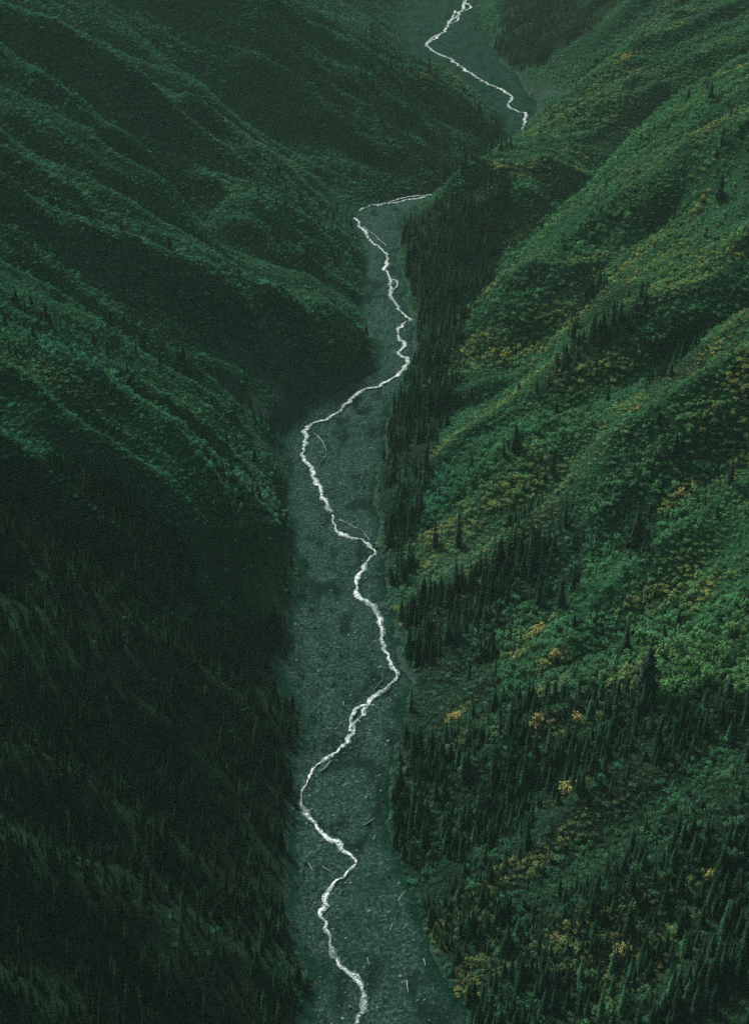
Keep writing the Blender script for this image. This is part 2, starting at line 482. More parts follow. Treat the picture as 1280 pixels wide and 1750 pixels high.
BRAIDS = [([(626, 1204), (611, 1208), (602, 1222), (599, 1236), (598, 1250)], 1.6),
          ([(790, 3), (802, 8), (803, 14), (790, 20)], 2.0), ([(778, 18), (776, 24), (768, 38)], 1.8), ([(785, 22), (782, 34), (770, 40), (765, 36)], 1.8),
          ([(755, 58), (742, 62), (730, 72)], 1.4), ([(537, 740), (552, 755), (558, 776), (548, 790), (545, 800)], 0.55),
          ([(580, 888), (600, 898), (620, 908), (632, 924)], 0.7), ([(660, 420), (640, 402), (622, 388)], 1.0),
          ([(664, 478), (678, 480), (678, 490), (670, 496)], 1.4), ([(645, 353), (690, 338), (742, 332)], 1.2),
          ([(548, 1318), (556, 1312), (566, 1300)], 1.0), ([(640, 1178), (655, 1160), (652, 1150)], 0.35)]

def smooth_path(pts, step=1.0):
    P = np.array(pts); out = []
    P = np.vstack([2 * P[0] - P[1], P, 2 * P[-1] - P[-2]])
    for i in range(1, len(P) - 2):
        p0, p1, p2, p3 = P[i - 1:i + 3]
        k = max(2, int(np.hypot(*(p2 - p1)) / step))
        for t in np.linspace(0, 1, k, endpoint=False):
            out.append(0.5 * (2 * p1 + (p2 - p0) * t + (2 * p0 - 5 * p1 + 4 * p2 - p3) * t * t + (3 * p1 - p0 - 3 * p2 + p3) * t ** 3))
    out.append(P[-2]); return np.array(out)

main = smooth_path([flat(u, v) for u, v in STREAM])
s_ = np.arange(len(main)) * 1.0
jit = 0.9 * fbm(s_ / 9, s_ * 0, 71, 3) + 0.7 * fbm(s_ / 2.7, s_ * 0, 77, 2)
tang = np.gradient(main, axis=0); tang /= np.linalg.norm(tang, axis=1)[:, None] + 1e-9
nrm = np.stack([-tang[:, 1], tang[:, 0]], -1)
main = main + nrm * jit[:, None]
mw = np.interp(main[:, 1], [230, 300, 450, 620, 900, 1300], [0.66, 0.74, 0.86, 0.86, 0.86, 1.2])

# ------------------------------------------------------------------ gravel bed
fx_ = np.arange(-110, 300, 1.25); fy_ = np.arange(150, 1720, 1.25)
FX, FY = np.meshgrid(fx_, fy_)
fdist = floor_d(FX, FY)
coarse = main[::4]
sd = np.full(FX.shape, 1e9)
near = fdist < 8
xs, ys = FX[near], FY[near]
best = np.full(xs.shape, 1e9)
for i in range(0, len(coarse) - 1):
    ax, ay = coarse[i]; bx, by = coarse[i + 1]
    m = (np.abs(ys - ay) < 40)
    dx, dy = bx - ax, by - ay
    t = np.clip(((xs[m] - ax) * dx + (ys[m] - ay) * dy) / (dx * dx + dy * dy + 1e-9), 0, 1)
    best[m] = np.minimum(best[m], np.hypot(xs[m] - ax - t * dx, ys[m] - ay - t * dy))
for pts, hw in BRAIDS:
    bp = smooth_path([flat(u, v) for u, v in pts], 3.0)
    m = (ys > bp[:, 1].min() - 12) & (ys < bp[:, 1].max() + 12)
    best[m] = np.minimum(best[m], seg_dist(xs[m], ys[m], bp) + 0.6)
sd[near] = best

def bed_channel(x, y):
    """old dry runnels that wander down the flats"""
    q = fbm(x / 13 + 1.2 * fbm(x / 30, y / 45, 191, 2), y / 60, 193, 3)
    a = np.clip(1 - np.abs(q) / 0.07, 0, 1)
    q2 = fbm(x / 5, y / 12, 197, 3)
    return np.clip(a * np.clip(0.7 + fbm(x / 25, y / 25, 195, 2), 0, 1) + 0.8 * np.clip(q2 * 2.2 - 0.9, 0, 1), 0, 0.9)

def bed_z(x, y, s):
    wob = fbm(x / 30, y / 30, 89, 3)
    scar = np.clip(np.sin(s * 0.55 + 6 * wob), 0, 1) ** 3
    rough = 0.13 * vnoise(x / 1.5, y / 1.5, 84) + 0.30 * fbm(x / 9, y / 9, 81, 4) + 0.30 * fbm(x / 3.0, y / 3.0, 85, 2) * np.clip(0.6 + fbm(x / 22, y / 22, 86, 2), 0.15, 1.4) - 0.45 * scar * np.clip(0.5 + wob, 0, 1)
    bank = 0.55 * np.clip((s - 2.2) / 5, 0, 1)
    return (rough - 0.35 * bed_channel(x, y)) * np.clip(s / 4, 0.25, 1) + bank - 0.35
BZ = bed_z(FX, FY, sd)
bed = grid_obj('gravel_riverbed', FX, FY, BZ, M_GRAVEL, keep=fdist < 5)
bv = np.zeros(len(bed.data.vertices) * 3, np.float32); bed.data.vertices.foreach_get('co', bv); bv = bv.reshape(-1, 3).astype(float)
bd_ = floor_d(bv[:, 0], bv[:, 1])
mossy = np.clip((bv[:, 1] - 900) / 250, 0, 0.8) + np.clip(1.1 + (bd_ + 2 * fbm(bv[:, 0] / 6, bv[:, 1] / 6, 95, 3)) / 3.5, 0, 1) + 0.4 * np.clip(fbm(bv[:, 0] / 9, bv[:, 1] / 16, 97, 4) * 1.8 - 0.4, 0, 1)
ch = bed_channel(bv[:, 0], bv[:, 1])
bc = bed.data.attributes.new('channel', 'FLOAT', 'POINT'); bc.data.foreach_set('value', ch.astype(np.float32))
ba = bed.data.attributes.new('moss', 'FLOAT', 'POINT'); ba.data.foreach_set('value', np.clip(mossy, 0, 1).astype(np.float32))
tag(bed, 'grey-green gravel flats beside the white stream', 'riverbed', kind='structure')

# ------------------------------------------------------------------ water
def ribbon(path, half, seed, z0):
    t = np.gradient(path, axis=0); t /= np.linalg.norm(t, axis=1)[:, None] + 1e-9
    nn = np.stack([-t[:, 1], t[:, 0]], -1)
    K = 7; n_ = len(path); s = np.arange(n_) * 1.0
    wl = half * (1 + 0.7 * fbm(s / 3.5, s * 0 + 3, seed, 3)); wr = half * (1 + 0.7 * fbm(s / 3.5, s * 0 + 9, seed + 5, 3))
    wl = np.clip(wl, half * 0.3, half * 2.2); wr = np.clip(wr, half * 0.3, half * 2.2)
    V = np.zeros((n_, K, 3))
    for k in range(K):
        f = k / (K - 1) * 2 - 1
        off = np.where(f < 0, f * wl, f * wr)
        V[:, k, :2] = path + nn * off[:, None]
        V[:, k, 2] = z0 - 0.22 * f ** 2 + 0.16 * vnoise(V[:, k, 0] * 1.1, V[:, k, 1] * 1.1, seed + 9) + 0.05 * rng.standard_normal(n_)
    idx = np.arange(n_ * K).reshape(n_, K)
    F = np.stack([idx[:-1, :-1], idx[:-1, 1:], idx[1:, 1:], idx[1:, :-1]], -1).reshape(-1, 4)
    return V.reshape(-1, 3), F
VV, FF = ribbon(main, mw, 91, 0.06)
vs, fs, off = [VV], [FF], len(VV)
for q, (pts, hw) in enumerate(BRAIDS):
    p = smooth_path([flat(u, v) for u, v in pts])
    v_, f_ = ribbon(p, np.full(len(p), hw * 0.5), 101 + q * 7, 0.20)
    vs.append(v_); fs.append(f_ + off); off += len(v_)
mid_ = np.concatenate([1 - np.abs(np.tile(np.linspace(-1, 1, 7), len(v_) // 7)) - (1.0 if 0 < q <= len(BRAIDS) and BRAIDS[q - 1][1] < 1.1 else 0.0) for q, v_ in enumerate(vs)])
water = mesh_obj('stream_water', np.vstack(vs), np.vstack(fs), M_WATER, smooth=True)
wa = water.data.attributes.new('mid', 'FLOAT', 'POINT'); wa.data.foreach_set('value', mid_.astype(np.float32))
tag(water, 'white foaming stream winding down the valley floor', 'stream', kind='structure')

# ------------------------------------------------------------------ plant prototypes (meshes only; first used by the single trees)
def crown_mesh(name, H, Rr, seed, levels=17, spokes=8):
    r = random.Random(seed); V, F = [], []
    for i in range(levels):
        t = (i + r.uniform(-.25, .25)) / levels
        t = min(max(t, 0.0), 0.985)
        z = H * (0.05 + 0.95 * t)
        rad = Rr * (1 - t) ** 0.85 * r.uniform(0.78, 1.12) + 0.10
        if t < 0.1: rad *= 0.7
        a0 = r.uniform(0, 6.28)
        for k in range(spokes):
            a = a0 + 6.2832 * k / spokes + r.uniform(-.25, .25)
            q = rad * r.uniform(0.6, 1.18)
            droop = q * r.uniform(0.25, 0.6)
            wd = q * r.uniform(0.30, 0.46)
            c, s = math.cos(a), math.sin(a)
            b0 = len(V)
            V += [(0, 0, z + 0.25 * q), (c * q * .55 - s * wd, s * q * .55 + c * wd, z - droop * .55), (c * q, s * q, z - droop),
                  (c * q * .55 + s * wd, s * q * .55 - c * wd, z - droop * .55), (c * q * .5, s * q * .5, z + 0.06 * q - droop * .1)]
            F += [(b0, b0 + 1, b0 + 4), (b0 + 1, b0 + 2, b0 + 4), (b0 + 4, b0 + 2, b0 + 3), (b0, b0 + 4, b0 + 3)]
    b0 = len(V)
    V += [(.12, 0, H * .93), (-.06, .1, H * .93), (-.06, -.1, H * .93), (0, 0, H * 1.02)]
    F += [(b0, b0 + 1, b0 + 3), (b0 + 1, b0 + 2, b0 + 3), (b0 + 2, b0, b0 + 3)]
    me = bpy.data.meshes.new(name); me.from_pydata(V, [], F); me.materials.append(M_NEEDLE); me.update(); return me

def trunk_mesh(name, H, r0, seed, forks=0):
    r = random.Random(seed); V, F = [], []
    def tube(p, q, ra, rb, k=6):
        p, q = Vector(p), Vector(q); d = (q - p).normalized()
        u = d.orthogonal().normalized(); w = d.cross(u); b0 = len(V)
        for c, rr in ((p, ra), (q, rb)):
            for i in range(k):
                a = 6.2832 * i / k; V.append(tuple(c + (u * math.cos(a) + w * math.sin(a)) * rr))
        for i in range(k): F.append((b0 + i, b0 + (i + 1) % k, b0 + k + (i + 1) % k, b0 + k + i))
        F.append(tuple(b0 + k + i for i in range(k)))
    if forks == 0:
        lean = (r.uniform(-.01, .01) * H, r.uniform(-.01, .01) * H)
        tube((0, 0, -0.8), (lean[0] * .5, lean[1] * .5, H * .45), r0, r0 * .62)
        tube((lean[0] * .5, lean[1] * .5, H * .45), (0, 0, H * .95), r0 * .62, r0 * .15)
    else:
        for k in range(forks):
            a = 6.2832 * k / forks + r.uniform(-.4, .4); m = (math.cos(a) * H * .18, math.sin(a) * H * .18, H * .45)
            tube((0, 0, -0.5), m, r0, r0 * .7, 5)
            for j in range(2):
                e = (m[0] + math.cos(a + j - .5) * H * .25, m[1] + math.sin(a + j - .5) * H * .25, H * r.uniform(.7, .85))
                tube(m, e, r0 * .65, r0 * .25, 4)
    me = bpy.data.meshes.new(name); me.from_pydata(V, [], F); me.materials.append(M_BARK); me.update(); return me

def leaf_mesh(name, W, H, seed, leaves, size, lobes=10):
    r = random.Random(seed); V, F = [], []
    L = []
    for k in range(lobes):
        a = r.uniform(0, 6.28); q = math.sqrt(r.random()) * W * .36
        L.append((math.cos(a) * q, math.sin(a) * q, H * r.uniform(.22, .78), W * r.uniform(.09, .25), H * r.uniform(.14, .36)))
    for i in range(leaves):
        cx, cy, cz, rx, rz = r.choice(L)
        while True:
            d = Vector((r.gauss(0, 1), r.gauss(0, 1), r.gauss(0, 1)))
            if d.length > .01: d.normalize()
            if d.z > -.75: break
        f = r.uniform(.72, 1.06)
        p = Vector((cx + d.x * rx * f, cy + d.y * rx * f, max(.04 * H, cz + d.z * rz * f)))
        nn = (d * .7 + Vector((r.uniform(-.6, .6), r.uniform(-.6, .6), r.uniform(.1, 1.1)))).normalized()
        u = nn.orthogonal().normalized(); w = nn.cross(u); a = r.uniform(0, 6.28)
        u, w = u * math.cos(a) + w * math.sin(a), w * math.cos(a) - u * math.sin(a)
        s = size * r.uniform(.45, 1.4); b0 = len(V)
        V += [tuple(p - u * s), tuple(p + w * s * .55), tuple(p + u * s), tuple(p - w * s * .55)]
        F.append((b0, b0 + 1, b0 + 2, b0 + 3))
    me = bpy.data.meshes.new(name); me.from_pydata(V, [], F); me.materials.append(M_LEAF); me.update(); return me

SPRUCE = []
for k, (H, Rr) in enumerate([(14, 1.7), (14, 2.2), (14, 1.35), (14, 2.7), (14, 1.9)]):
    SPRUCE.append((crown_mesh('crown', H, Rr, 11 + k, *([(17, 8), (15, 9), (10, 6), (19, 9), (12, 7)][k])), trunk_mesh('trunk', H, 0.2, 31 + k)))
SHRUB = []
for k, (W, H, nl, sz) in enumerate([(3.6, 2.3, 320, .22), (2.3, 3.9, 300, .22), (4.3, 1.9, 320, .23), (1.9, 3.2, 240, .21)]):
    SHRUB.append((leaf_mesh('foliage', W, H, 51 + k, int(nl * 1.15), sz * .88), trunk_mesh('stems', H, 0.06, 71 + k, forks=4)))
LOWSHRUB = [leaf_mesh('foliage', 3.0, 1.5, 91 + k, 150, .22, 9) for k in range(4)]

# ------------------------------------------------------------------ where things grow
def region(poly): return [tuple(p) for p in poly]
YELLOW = [  # autumn-yellow bushes: (u, v, radius in picture units, strength)
    (815, 590, 22, .7), (850, 612, 34, .8), (872, 606, 16, 1), (1080, 705, 34, .8), (1205, 610, 34, .9), (1225, 592, 16, 1), (1255, 655, 26, .9), (755, 905, 26, .9), (745, 925, 14, 1), (800, 890, 50, .55),
    (860, 850, 50, .5), (950, 810, 60, .4), (1162, 850, 16, 1), (1150, 1000, 40, .55), (1215, 1005, 24, .8), (922, 1076, 12, 1), (945, 1130, 14, 1), (885, 1118, 10, 1),
    (777, 1224, 12, 1), (918, 1245, 18, 1), (984, 1240, 16, 1), (974, 1348, 18, .9), (1212, 1500, 12, 1), (1052, 1640, 18, .9), (1030, 1600, 50, .45), (1090, 1660, 50, .45), (960, 1600, 30, .5),
    (760, 1280, 34, .35), (852, 286, 14, .7), (1070, 98, 14, .9), (880, 400, 30, .5), (1185, 460, 34, .6), (1200, 345, 12, .8), (684, 1045, 12, .7), (680, 1072, 8, .8), (1000, 190, 34, .4), (1050, 20, 30, .4),
    (1080, 210, 40, .3), (890, 30, 16, .5), (1165, 250, 60, .25), (40, 620, 60, .3), (110, 660, 50, .3), (130, 290, 40, .25), (940, 540, 40, .25), (1120, 450, 50, .25), (1060, 1180, 60, .3)]
YP = []
for u, v, r_, s in YELLOW:
    p = march(Z, u, v); dd = math.hypot(p[0], p[1]); zz = float(ground(p[0], p[1]))
    dist = math.sqrt(p[0] ** 2 + p[1] ** 2 + (zz - CAM_H) ** 2)
    YP.append((p[0], p[1], r_ * dist / FPX, s))

def in_frame(u, v, m=40): return (u > -m) & (u < PW + m) & (v > -m) & (v < PH + m * 1.5)

def visible(x, y, z, h):
    """not behind the lie of the land"""
    ok = np.ones(x.shape, bool)
    for t in np.linspace(0.35, 0.985, 60):
        px_, py_ = x * t, y * t
        pz = CAM_H + (z + h - CAM_H) * t
        ok &= pz > sample(Z, px_, py_) - 0.3
    return ok

N = 600000
cx = rng.uniform(-440, 500, N); cy = rng.uniform(130, 1750, N)
cz = ground(cx, cy); u, v, dep = project(cx, cy, cz)
ok = in_frame(u, v, 330) & (floor_d(cx, cy) > 1.5)
cx, cy, cz, u, v, dep = (a[ok] for a in (cx, cy, cz, u, v, dep))
area = 940 * 1620 / N
ca_, cb_ = streak(cx, cy, u > 640)
clump = np.where((u < 540) & (v > 780), 0.8, 0.0)
clump = np.clip(np.maximum(clump, 0.8 + 1.5 * fbm(ca_ / 34, cb_ / 12, 131, 3)), 0.0, 2.2)
den = conifer_density(u + 12 * fbm(cx / 20, cy / 20, 133, 2), v + 12 * fbm(cx / 20, cy / 20, 135, 2))
pick = rng.random(len(cx)) < den * 1.7 * clump * area
cx, cy, cz, u, v, dep, den = (a[pick] for a in (cx, cy, cz, u, v, dep, den))
cs = np.clip(0.48 + 0.19 * rng.standard_normal(len(cx)) + 0.10 * fbm(cx / 20, cy / 20, 137, 2), 0.18, 1.1)
cs *= np.where((u > 740) & (v > 1100), 0.88, 1.0)
cs *= np.where(cx < 0, 0.82, 1.0) * np.where((u > 940) & (v < 1000), 0.8, 1.0)
cvar = rng.choice(5, len(cx), p=[.27, .22, .25, .08, .18]); crot = rng.uniform(0, 6.28, len(cx))
g = rng.uniform(0.65, 1.25, len(cx))[:, None]
ctint = np.array([0.009, 0.026, 0.017])[None] * g
gr_ = (rng.random((len(cx), 1)) < 0.14)
ctint = np.where(gr_, np.array([0.020, 0.062, 0.032])[None] * g, ctint)
ctint = np.where(((u < 540) & (v > 750))[:, None], ctint * 0.6, ctint)  # needle colour darkened to paint in the dimness of the lower left
ctint = np.clip(ctint + np.array([.003, .012, .002])[None] * rng.random((len(cx), 1)), 0, 1)
# lone spruces seen apart from the stands
LONE = [(880, 772, 1.15, 'lone spruce with a broad dark crown in the middle of the sunlit right slope'),
        (943, 812, .95, 'small solitary spruce among pale shrubs just below the middle of the right slope'),
        (1103, 1185, 1.75, 'tallest broad spruce standing out of green shrubs at the lower right'),
        (1068, 1115, 1.15, 'spruce standing alone above the tallest broad spruce of the lower right slope'),
        (957, 1040, 1.35, 'pointed solitary spruce in front of a green shrub patch right of the dark stand'),
        (1152, 778, .85, 'small lone spruce on the smooth green face below the sharp crest at right'),
        (1163, 772, .7, 'tiny spruce beside another one on the smooth green face at right'),
        (1246, 830, 1.2, 'slim spruce near the right edge above orange bushes'),
        (910, 595, .9, 'small lone spruce on the green spur above yellow bushes'),
        (1228, 345, 1.3, 'dark spruce near the right edge on the high green spur'),
        (1232, 250, .9, 'small spruce high on the crest near the upper right edge'),
        (733, 130, 1.6, 'taller of two spruces at the tip of the far left spur above the stream'),
        (745, 133, .9, 'short spruce beside a taller one at the tip of the far left spur'),
        (812, 55, 1.3, 'lone spruce at the edge of the upper gravel flat under the dark far forest'),
        (743, 938, 1.3, 'spruce rising before the yellow bush at the foot of the right slope'),
        (783, 935, 1.6, 'taller spruce right of the yellow bush at the foot of the right slope'),
        (1085, 935, 1.4, 'dark spruce in a small gap of the bright green shrubs at right')]
lone_xyz = [march(Z, a, b_) for a, b_, *_ in LONE]

# ------------------------------------------------------------------ bushes
def jitter_points(sp, x0, x1, y0, y1):
    ax = np.arange(x0, x1, sp); ay = np.arange(y0, y1, sp)
    X, Y = np.meshgrid(ax, ay)
    return (X + rng.uniform(-.5, .5, X.shape) * sp).ravel(), (Y + rng.uniform(-.5, .5, Y.shape) * sp).ravel()
px1, py1 = jitter_points(1.55, -400, 500, 120, 560)
px2, py2 = jitter_points(1.9, -480, 560, 560, 1000)
px3, py3 = jitter_points(2.4, -560, 640, 1000, 1750)
sx, sy = np.concatenate([px1, px2, px3]), np.concatenate([py1, py2, py3])
sz = np.where(floor_d(sx, sy) < 1.0, 0.0, ground(sx, sy)); su, sv_, sdep = project(sx, sy, sz)
scr = np.zeros(len(sx))
for line in SCREE:
    P = [march(Z, a, b_) for a, b_ in line]
    scr = np.maximum(scr, np.clip(1.4 - seg_dist(sx, sy, P) / 6, 0, 1))
sfd = floor_d(sx, sy)
ok = in_frame(su, sv_, 330) & ((sfd > 1.0) | (rng.random(len(sx)) < 0.12 * np.clip(1 + sfd / 7, 0, 1) ** 2)) & (rng.random(len(sx)) > scr * 0.9) & ~((su < 500) & (sv_ > 900) & (rng.random(len(sx)) < 0.93))
sx, sy, sz, su, sv_, sdep = (a[ok] for a in (sx, sy, sz, su, sv_, sdep))
sa_, sb_ = streak(sx, sy, su > 640)
field = 0.75 * fbm(sa_ / 70, sb_ / 14, 141, 4) + 0.5 * fbm(sx / 26, sy / 26, 145, 3)                    # tall thicket or short cover
cd = conifer_density(su, sv_)
thick = np.clip(0.30 + 0.60 * field + np.where((su > 800) & (sv_ > 1000), 0.35, 0) - np.where(su < 640, 0.15, 0), 0.0, 1.2)
ssc = np.clip((0.44 + 0.42 * thick) * (1 + 0.32 * rng.standard_normal(len(sx))), 0.3, 1.5)
ssc *= np.where(cd > 0.03, 0.7, 1.0) * np.where(su < 640, 0.86, 1.0) * np.where((su > 640) & (sv_ < 900), 0.9, 1.0)
yel = np.zeros(len(sx))
for yx, yy, yr, ys_ in YP:
    da_, db_ = streak(sx - yx, sy - yy, np.full(len(sx), yx > 0))
    q = np.clip(1.35 - np.hypot(da_ / 1.9, db_ / 0.75) / (yr + 0.5), 0, 1) * ys_ * 0.9
    yel = np.maximum(yel, q)
yel = np.maximum(yel, 0.55 * np.clip(fbm(sa_ / 60, sb_ / 12, 165, 3) * 1.7 - np.where((sv_ > 420) & (sv_ < 1060), 0.22, 0.8), 0, 1) * (su > 720))
yel = yel * np.clip(1.7 * rng.random(len(sx)), 0, 1.2)
tone = fbm(sx / 55, sy / 55, 151, 3)
warm = np.clip((su - 640) / 500, 0, 1) * np.where(sv_ > 1200, 0.3, 0.6) + np.clip(0.3 * fbm(sx / 24, sy / 24, 161, 3), -.2, .5)
A_ = np.array([0.026, 0.118, 0.060]); B_ = np.array([0.066, 0.170, 0.052]); C_ = np.array([0.060, 0.135, 0.088]); Y_ = np.array([0.26, 0.285, 0.085]); O_ = np.array([0.27, 0.225, 0.085])
wq = np.clip(warm, 0, 1)[:, None]
stint = A_ * (1 - wq) + B_ * wq
forest = np.clip(cd / 0.08, 0, 1)[:, None] * (0.75 * (rng.random((len(sx), 1)) < 0.8))
stint = stint * (1 - forest) + np.array([0.018, 0.062, 0.036]) * forest
cool = np.clip(0.4 * tone + 0.55 * (rng.random(len(sx)) - 0.35), 0, .8)[:, None]
stint = stint * (1 - cool) + C_ * cool
stint = np.where((sz <= 0.0)[:, None], np.array([0.016, 0.05, 0.032]), stint)
ssc = np.where(sz <= 0.0, ssc * 0.5, ssc)
stint = stint * np.where(sv_ > 1100, 0.92, np.where(su < 640, 1.3, 1.12))[:, None] * np.clip(1 + 0.30 * rng.standard_normal((len(sx), 1)), .4, 1.9)
orange = (rng.random((len(sx), 1)) < 0.09)
yv = np.clip(yel, 0, 1)[:, None]
stint = stint * (1 - yv) + np.where(orange, O_, Y_) * yv

# ------------------------------------------------------------------ scattered masses as one object each
def scatter(name, pts, scale, rot, var, tint, sources, label, cat):
    me = bpy.data.meshes.new(name)
    me.vertices.add(len(pts)); me.vertices.foreach_set('co', np.asarray(pts, np.float32).ravel())
    for nm, ty, arr in (('size', 'FLOAT', scale), ('turn', 'FLOAT', rot), ('pick', 'INT', var)):
        a = me.attributes.new(nm, ty, 'POINT'); a.data.foreach_set('value', np.asarray(arr, np.float32 if ty == 'FLOAT' else np.int32))
    a = me.attributes.new('tint', 'FLOAT_COLOR', 'POINT')
    a.data.foreach_set('color', np.concatenate([tint, np.ones((len(pts), 1))], 1).astype(np.float32).ravel())
    for s in sources:
        for q in s:
            if q.data.materials[0].name not in [m.name for m in me.materials]: me.materials.append(q.data.materials[0])
    o = bpy.data.objects.new(name, me); COL.objects.link(o)
    ng = bpy.data.node_groups.new(name, 'GeometryNodeTree')
    ng.interface.new_socket('Geometry', in_out='INPUT', socket_type='NodeSocketGeometry')
    ng.interface.new_socket('Geometry', in_out='OUTPUT', socket_type='NodeSocketGeometry')
    gi, go = ng.nodes.new('NodeGroupInput'), ng.nodes.new('NodeGroupOutput')
    g2i = ng.nodes.new('GeometryNodeGeometryToInstance')
    for s in sources:
        last = None
        if len(s) > 1:
            j = ng.nodes.new('GeometryNodeJoinGeometry')
        for q in s:
            oi = ng.nodes.new('GeometryNodeObjectInfo'); oi.transform_space = 'ORIGINAL'
            oi.inputs['Object'].default_value = q; oi.inputs['As Instance'].default_value = False
            last = oi.outputs['Geometry']
            if len(s) > 1: ng.links.new(last, j.inputs[0])
        if len(s) > 1: last = j.outputs[0]
        ng.links.new(last, g2i.inputs[0])
    iop = ng.nodes.new('GeometryNodeInstanceOnPoints')
    iop.inputs['Pick Instance'].default_value = True
    def named(nm, ty):
        x = ng.nodes.new('GeometryNodeInputNamedAttribute'); x.data_type = ty; x.inputs[0].default_value = nm; return x.outputs[0]
    ng.links.new(gi.outputs[0], iop.inputs['Points']); ng.links.new(g2i.outputs[0], iop.inputs['Instance'])
    ng.links.new(named('pick', 'INT'), iop.inputs['Instance Index'])
    cb = ng.nodes.new('ShaderNodeCombineXYZ'); ng.links.new(named('turn', 'FLOAT'), cb.inputs[2])
    e2r = ng.nodes.new('FunctionNodeEulerToRotation'); ng.links.new(cb.outputs[0], e2r.inputs[0])
    ng.links.new(e2r.outputs[0], iop.inputs['Rotation'])
    ng.links.new(named('size', 'FLOAT'), iop.inputs['Scale'])
    ng.links.new(iop.outputs[0], go.inputs[0])
    md = o.modifiers.new('scatter', 'NODES'); md.node_group = ng
    tag(o, label, cat, kind='stuff')
    return o

def empty(name, loc, rz=0, s=1.0):
    o = bpy.data.objects.new(name, None); COL.objects.link(o)
    o.location = loc; o.rotation_euler = (0, 0, rz); o.scale = (s, s, s); o.empty_display_size = 0.5
    return o

def part(name, me, parent, tint=None):
    o = bpy.data.objects.new(name, me); COL.objects.link(o); o.parent = parent
    if tint is not None: o['tint'] = [float(t) for t in tint]
    return o

# single spruces -----------------------------------------------------
STANDS = [  # outline as seen, label, group
    (lambda u, v: (u < 640) & (v > 1000), 'dark spruce in the shaded forest on the lower left slope', 'spruces of the shaded lower left slope'),
    (lambda u, v: (u < 660) & (v <= 1000), 'small dark spruce scattered over the gullied left slope', 'spruces of the gullied left slope'),
    (lambda u, v: (u >= 640) & (u < 800) & (v > 1020), 'slender dark spruce in the dense stand along the right bank of the lower stream', 'spruces along the right bank of the lower stream'),
    (lambda u, v: (u >= 640) & (v <= 560) & (u < 900), 'slender spruce in the dark stand beside the stream above the green spur', 'spruces of the dark stand above the green spur'),
    (lambda u, v: (u >= 640) & (u < 800) & (v <= 1020), 'slender dark spruce in the narrow strip between the middle stream and the right slope', 'spruces of the strip beside the middle stream'),
    (lambda u, v: (u >= 800) & (v > 1180), 'dark spruce mixed with green shrubs on the lower right slope', 'spruces of the lower right slope'),
    (lambda u, v: (u >= 800) & (v <= 1180), 'dark spruce dotted over the shrubby upper right slope', 'spruces of the upper right slope')]
H_ = 14 * cs
size_px = FPX * H_ / dep
vis = in_frame(u, v, -6) & visible(cx, cy, cz, H_ * 0.6)
# room in front of each tree: crowded ones hide one another
order = np.argsort(-size_px * np.where(vis, 1, 0))
singles = []
gridcells = {}
for i in order:
    if not vis[i] or len(singles) >= 283: break
    singles.append(i)
single = np.zeros(len(cx), bool); single[singles] = True
src_spruce = []
for k in range(5):
    src_spruce.append([])
first = {}
def spruce(loc, rz, s, k, tint, label, group=None):
    root = empty('spruce_tree', loc, rz, s)
    tag(root, label, 'spruce', group)
    c = part('crown', SPRUCE[k][0], root, tint); t = part('trunk', SPRUCE[k][1], root)
    if k not in first: first[k] = [c, t]
    return root
for (a, b_, s, label), p, k in zip(LONE, lone_xyz, [3, 1, 3, 1, 1, 3, 1, 0, 1, 3, 1, 0, 1, 0, 0, 0, 3]):
    spruce((p[0], p[1], float(ground(p[0], p[1])) - .1), random.uniform(0, 6), s * 0.82, k, np.array([.015, .032, .022]), label)
for i in singles:
    for f, label, group in STANDS:
        if f(u[i], v[i]): break
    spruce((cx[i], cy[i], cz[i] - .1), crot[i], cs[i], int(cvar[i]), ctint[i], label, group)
for k in range(5):
    if k not in first:
        first[k] = first[3]
m = ~single
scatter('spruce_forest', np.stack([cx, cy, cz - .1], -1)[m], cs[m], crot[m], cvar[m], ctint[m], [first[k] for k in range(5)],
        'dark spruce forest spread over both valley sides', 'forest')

# single bushes ------------------------------------------------------
firsts = {}
def shrub(name, loc, rz, s, k, tint, label, group=None, cat='shrub'):
    root = empty(name, loc, rz, s)
    tag(root, label, cat, group)
    f = part('foliage', SHRUB[k][0], root, tint); t = part('stems', SHRUB[k][1], root)
    if k not in firsts: firsts[k] = [f, t]
    return root
s_vis = in_frame(su, sv_, -8) & visible(sx, sy, sz, 2.0)
s_px = FPX * ssc * 3.4 / sdep
right_low = s_vis & (su > 800) & (sv_ > 1150) & (cd < 0.03)
cand = np.argsort(-np.where(right_low, s_px * (1 + 0.5 * yel), 0))[:190]
taken = np.zeros(len(sx), bool)
for i in cand:
    if not right_low[i]: break
    taken[i] = True
    y_ = yel[i] > 0.45
    if y_:
        lab, grp = 'yellowing shrub among green bushes on the lower right slope', 'yellowing shrubs of the lower right slope'
    else:
        lab, grp = 'green leafy shrub between dark spruces on the lower right slope', 'green shrubs of the lower right slope'
    shrub('shrub', (sx[i], sy[i], sz[i] - .1), random.uniform(0, 6), ssc[i] * 1.15, random.randrange(4), stint[i], lab, grp)
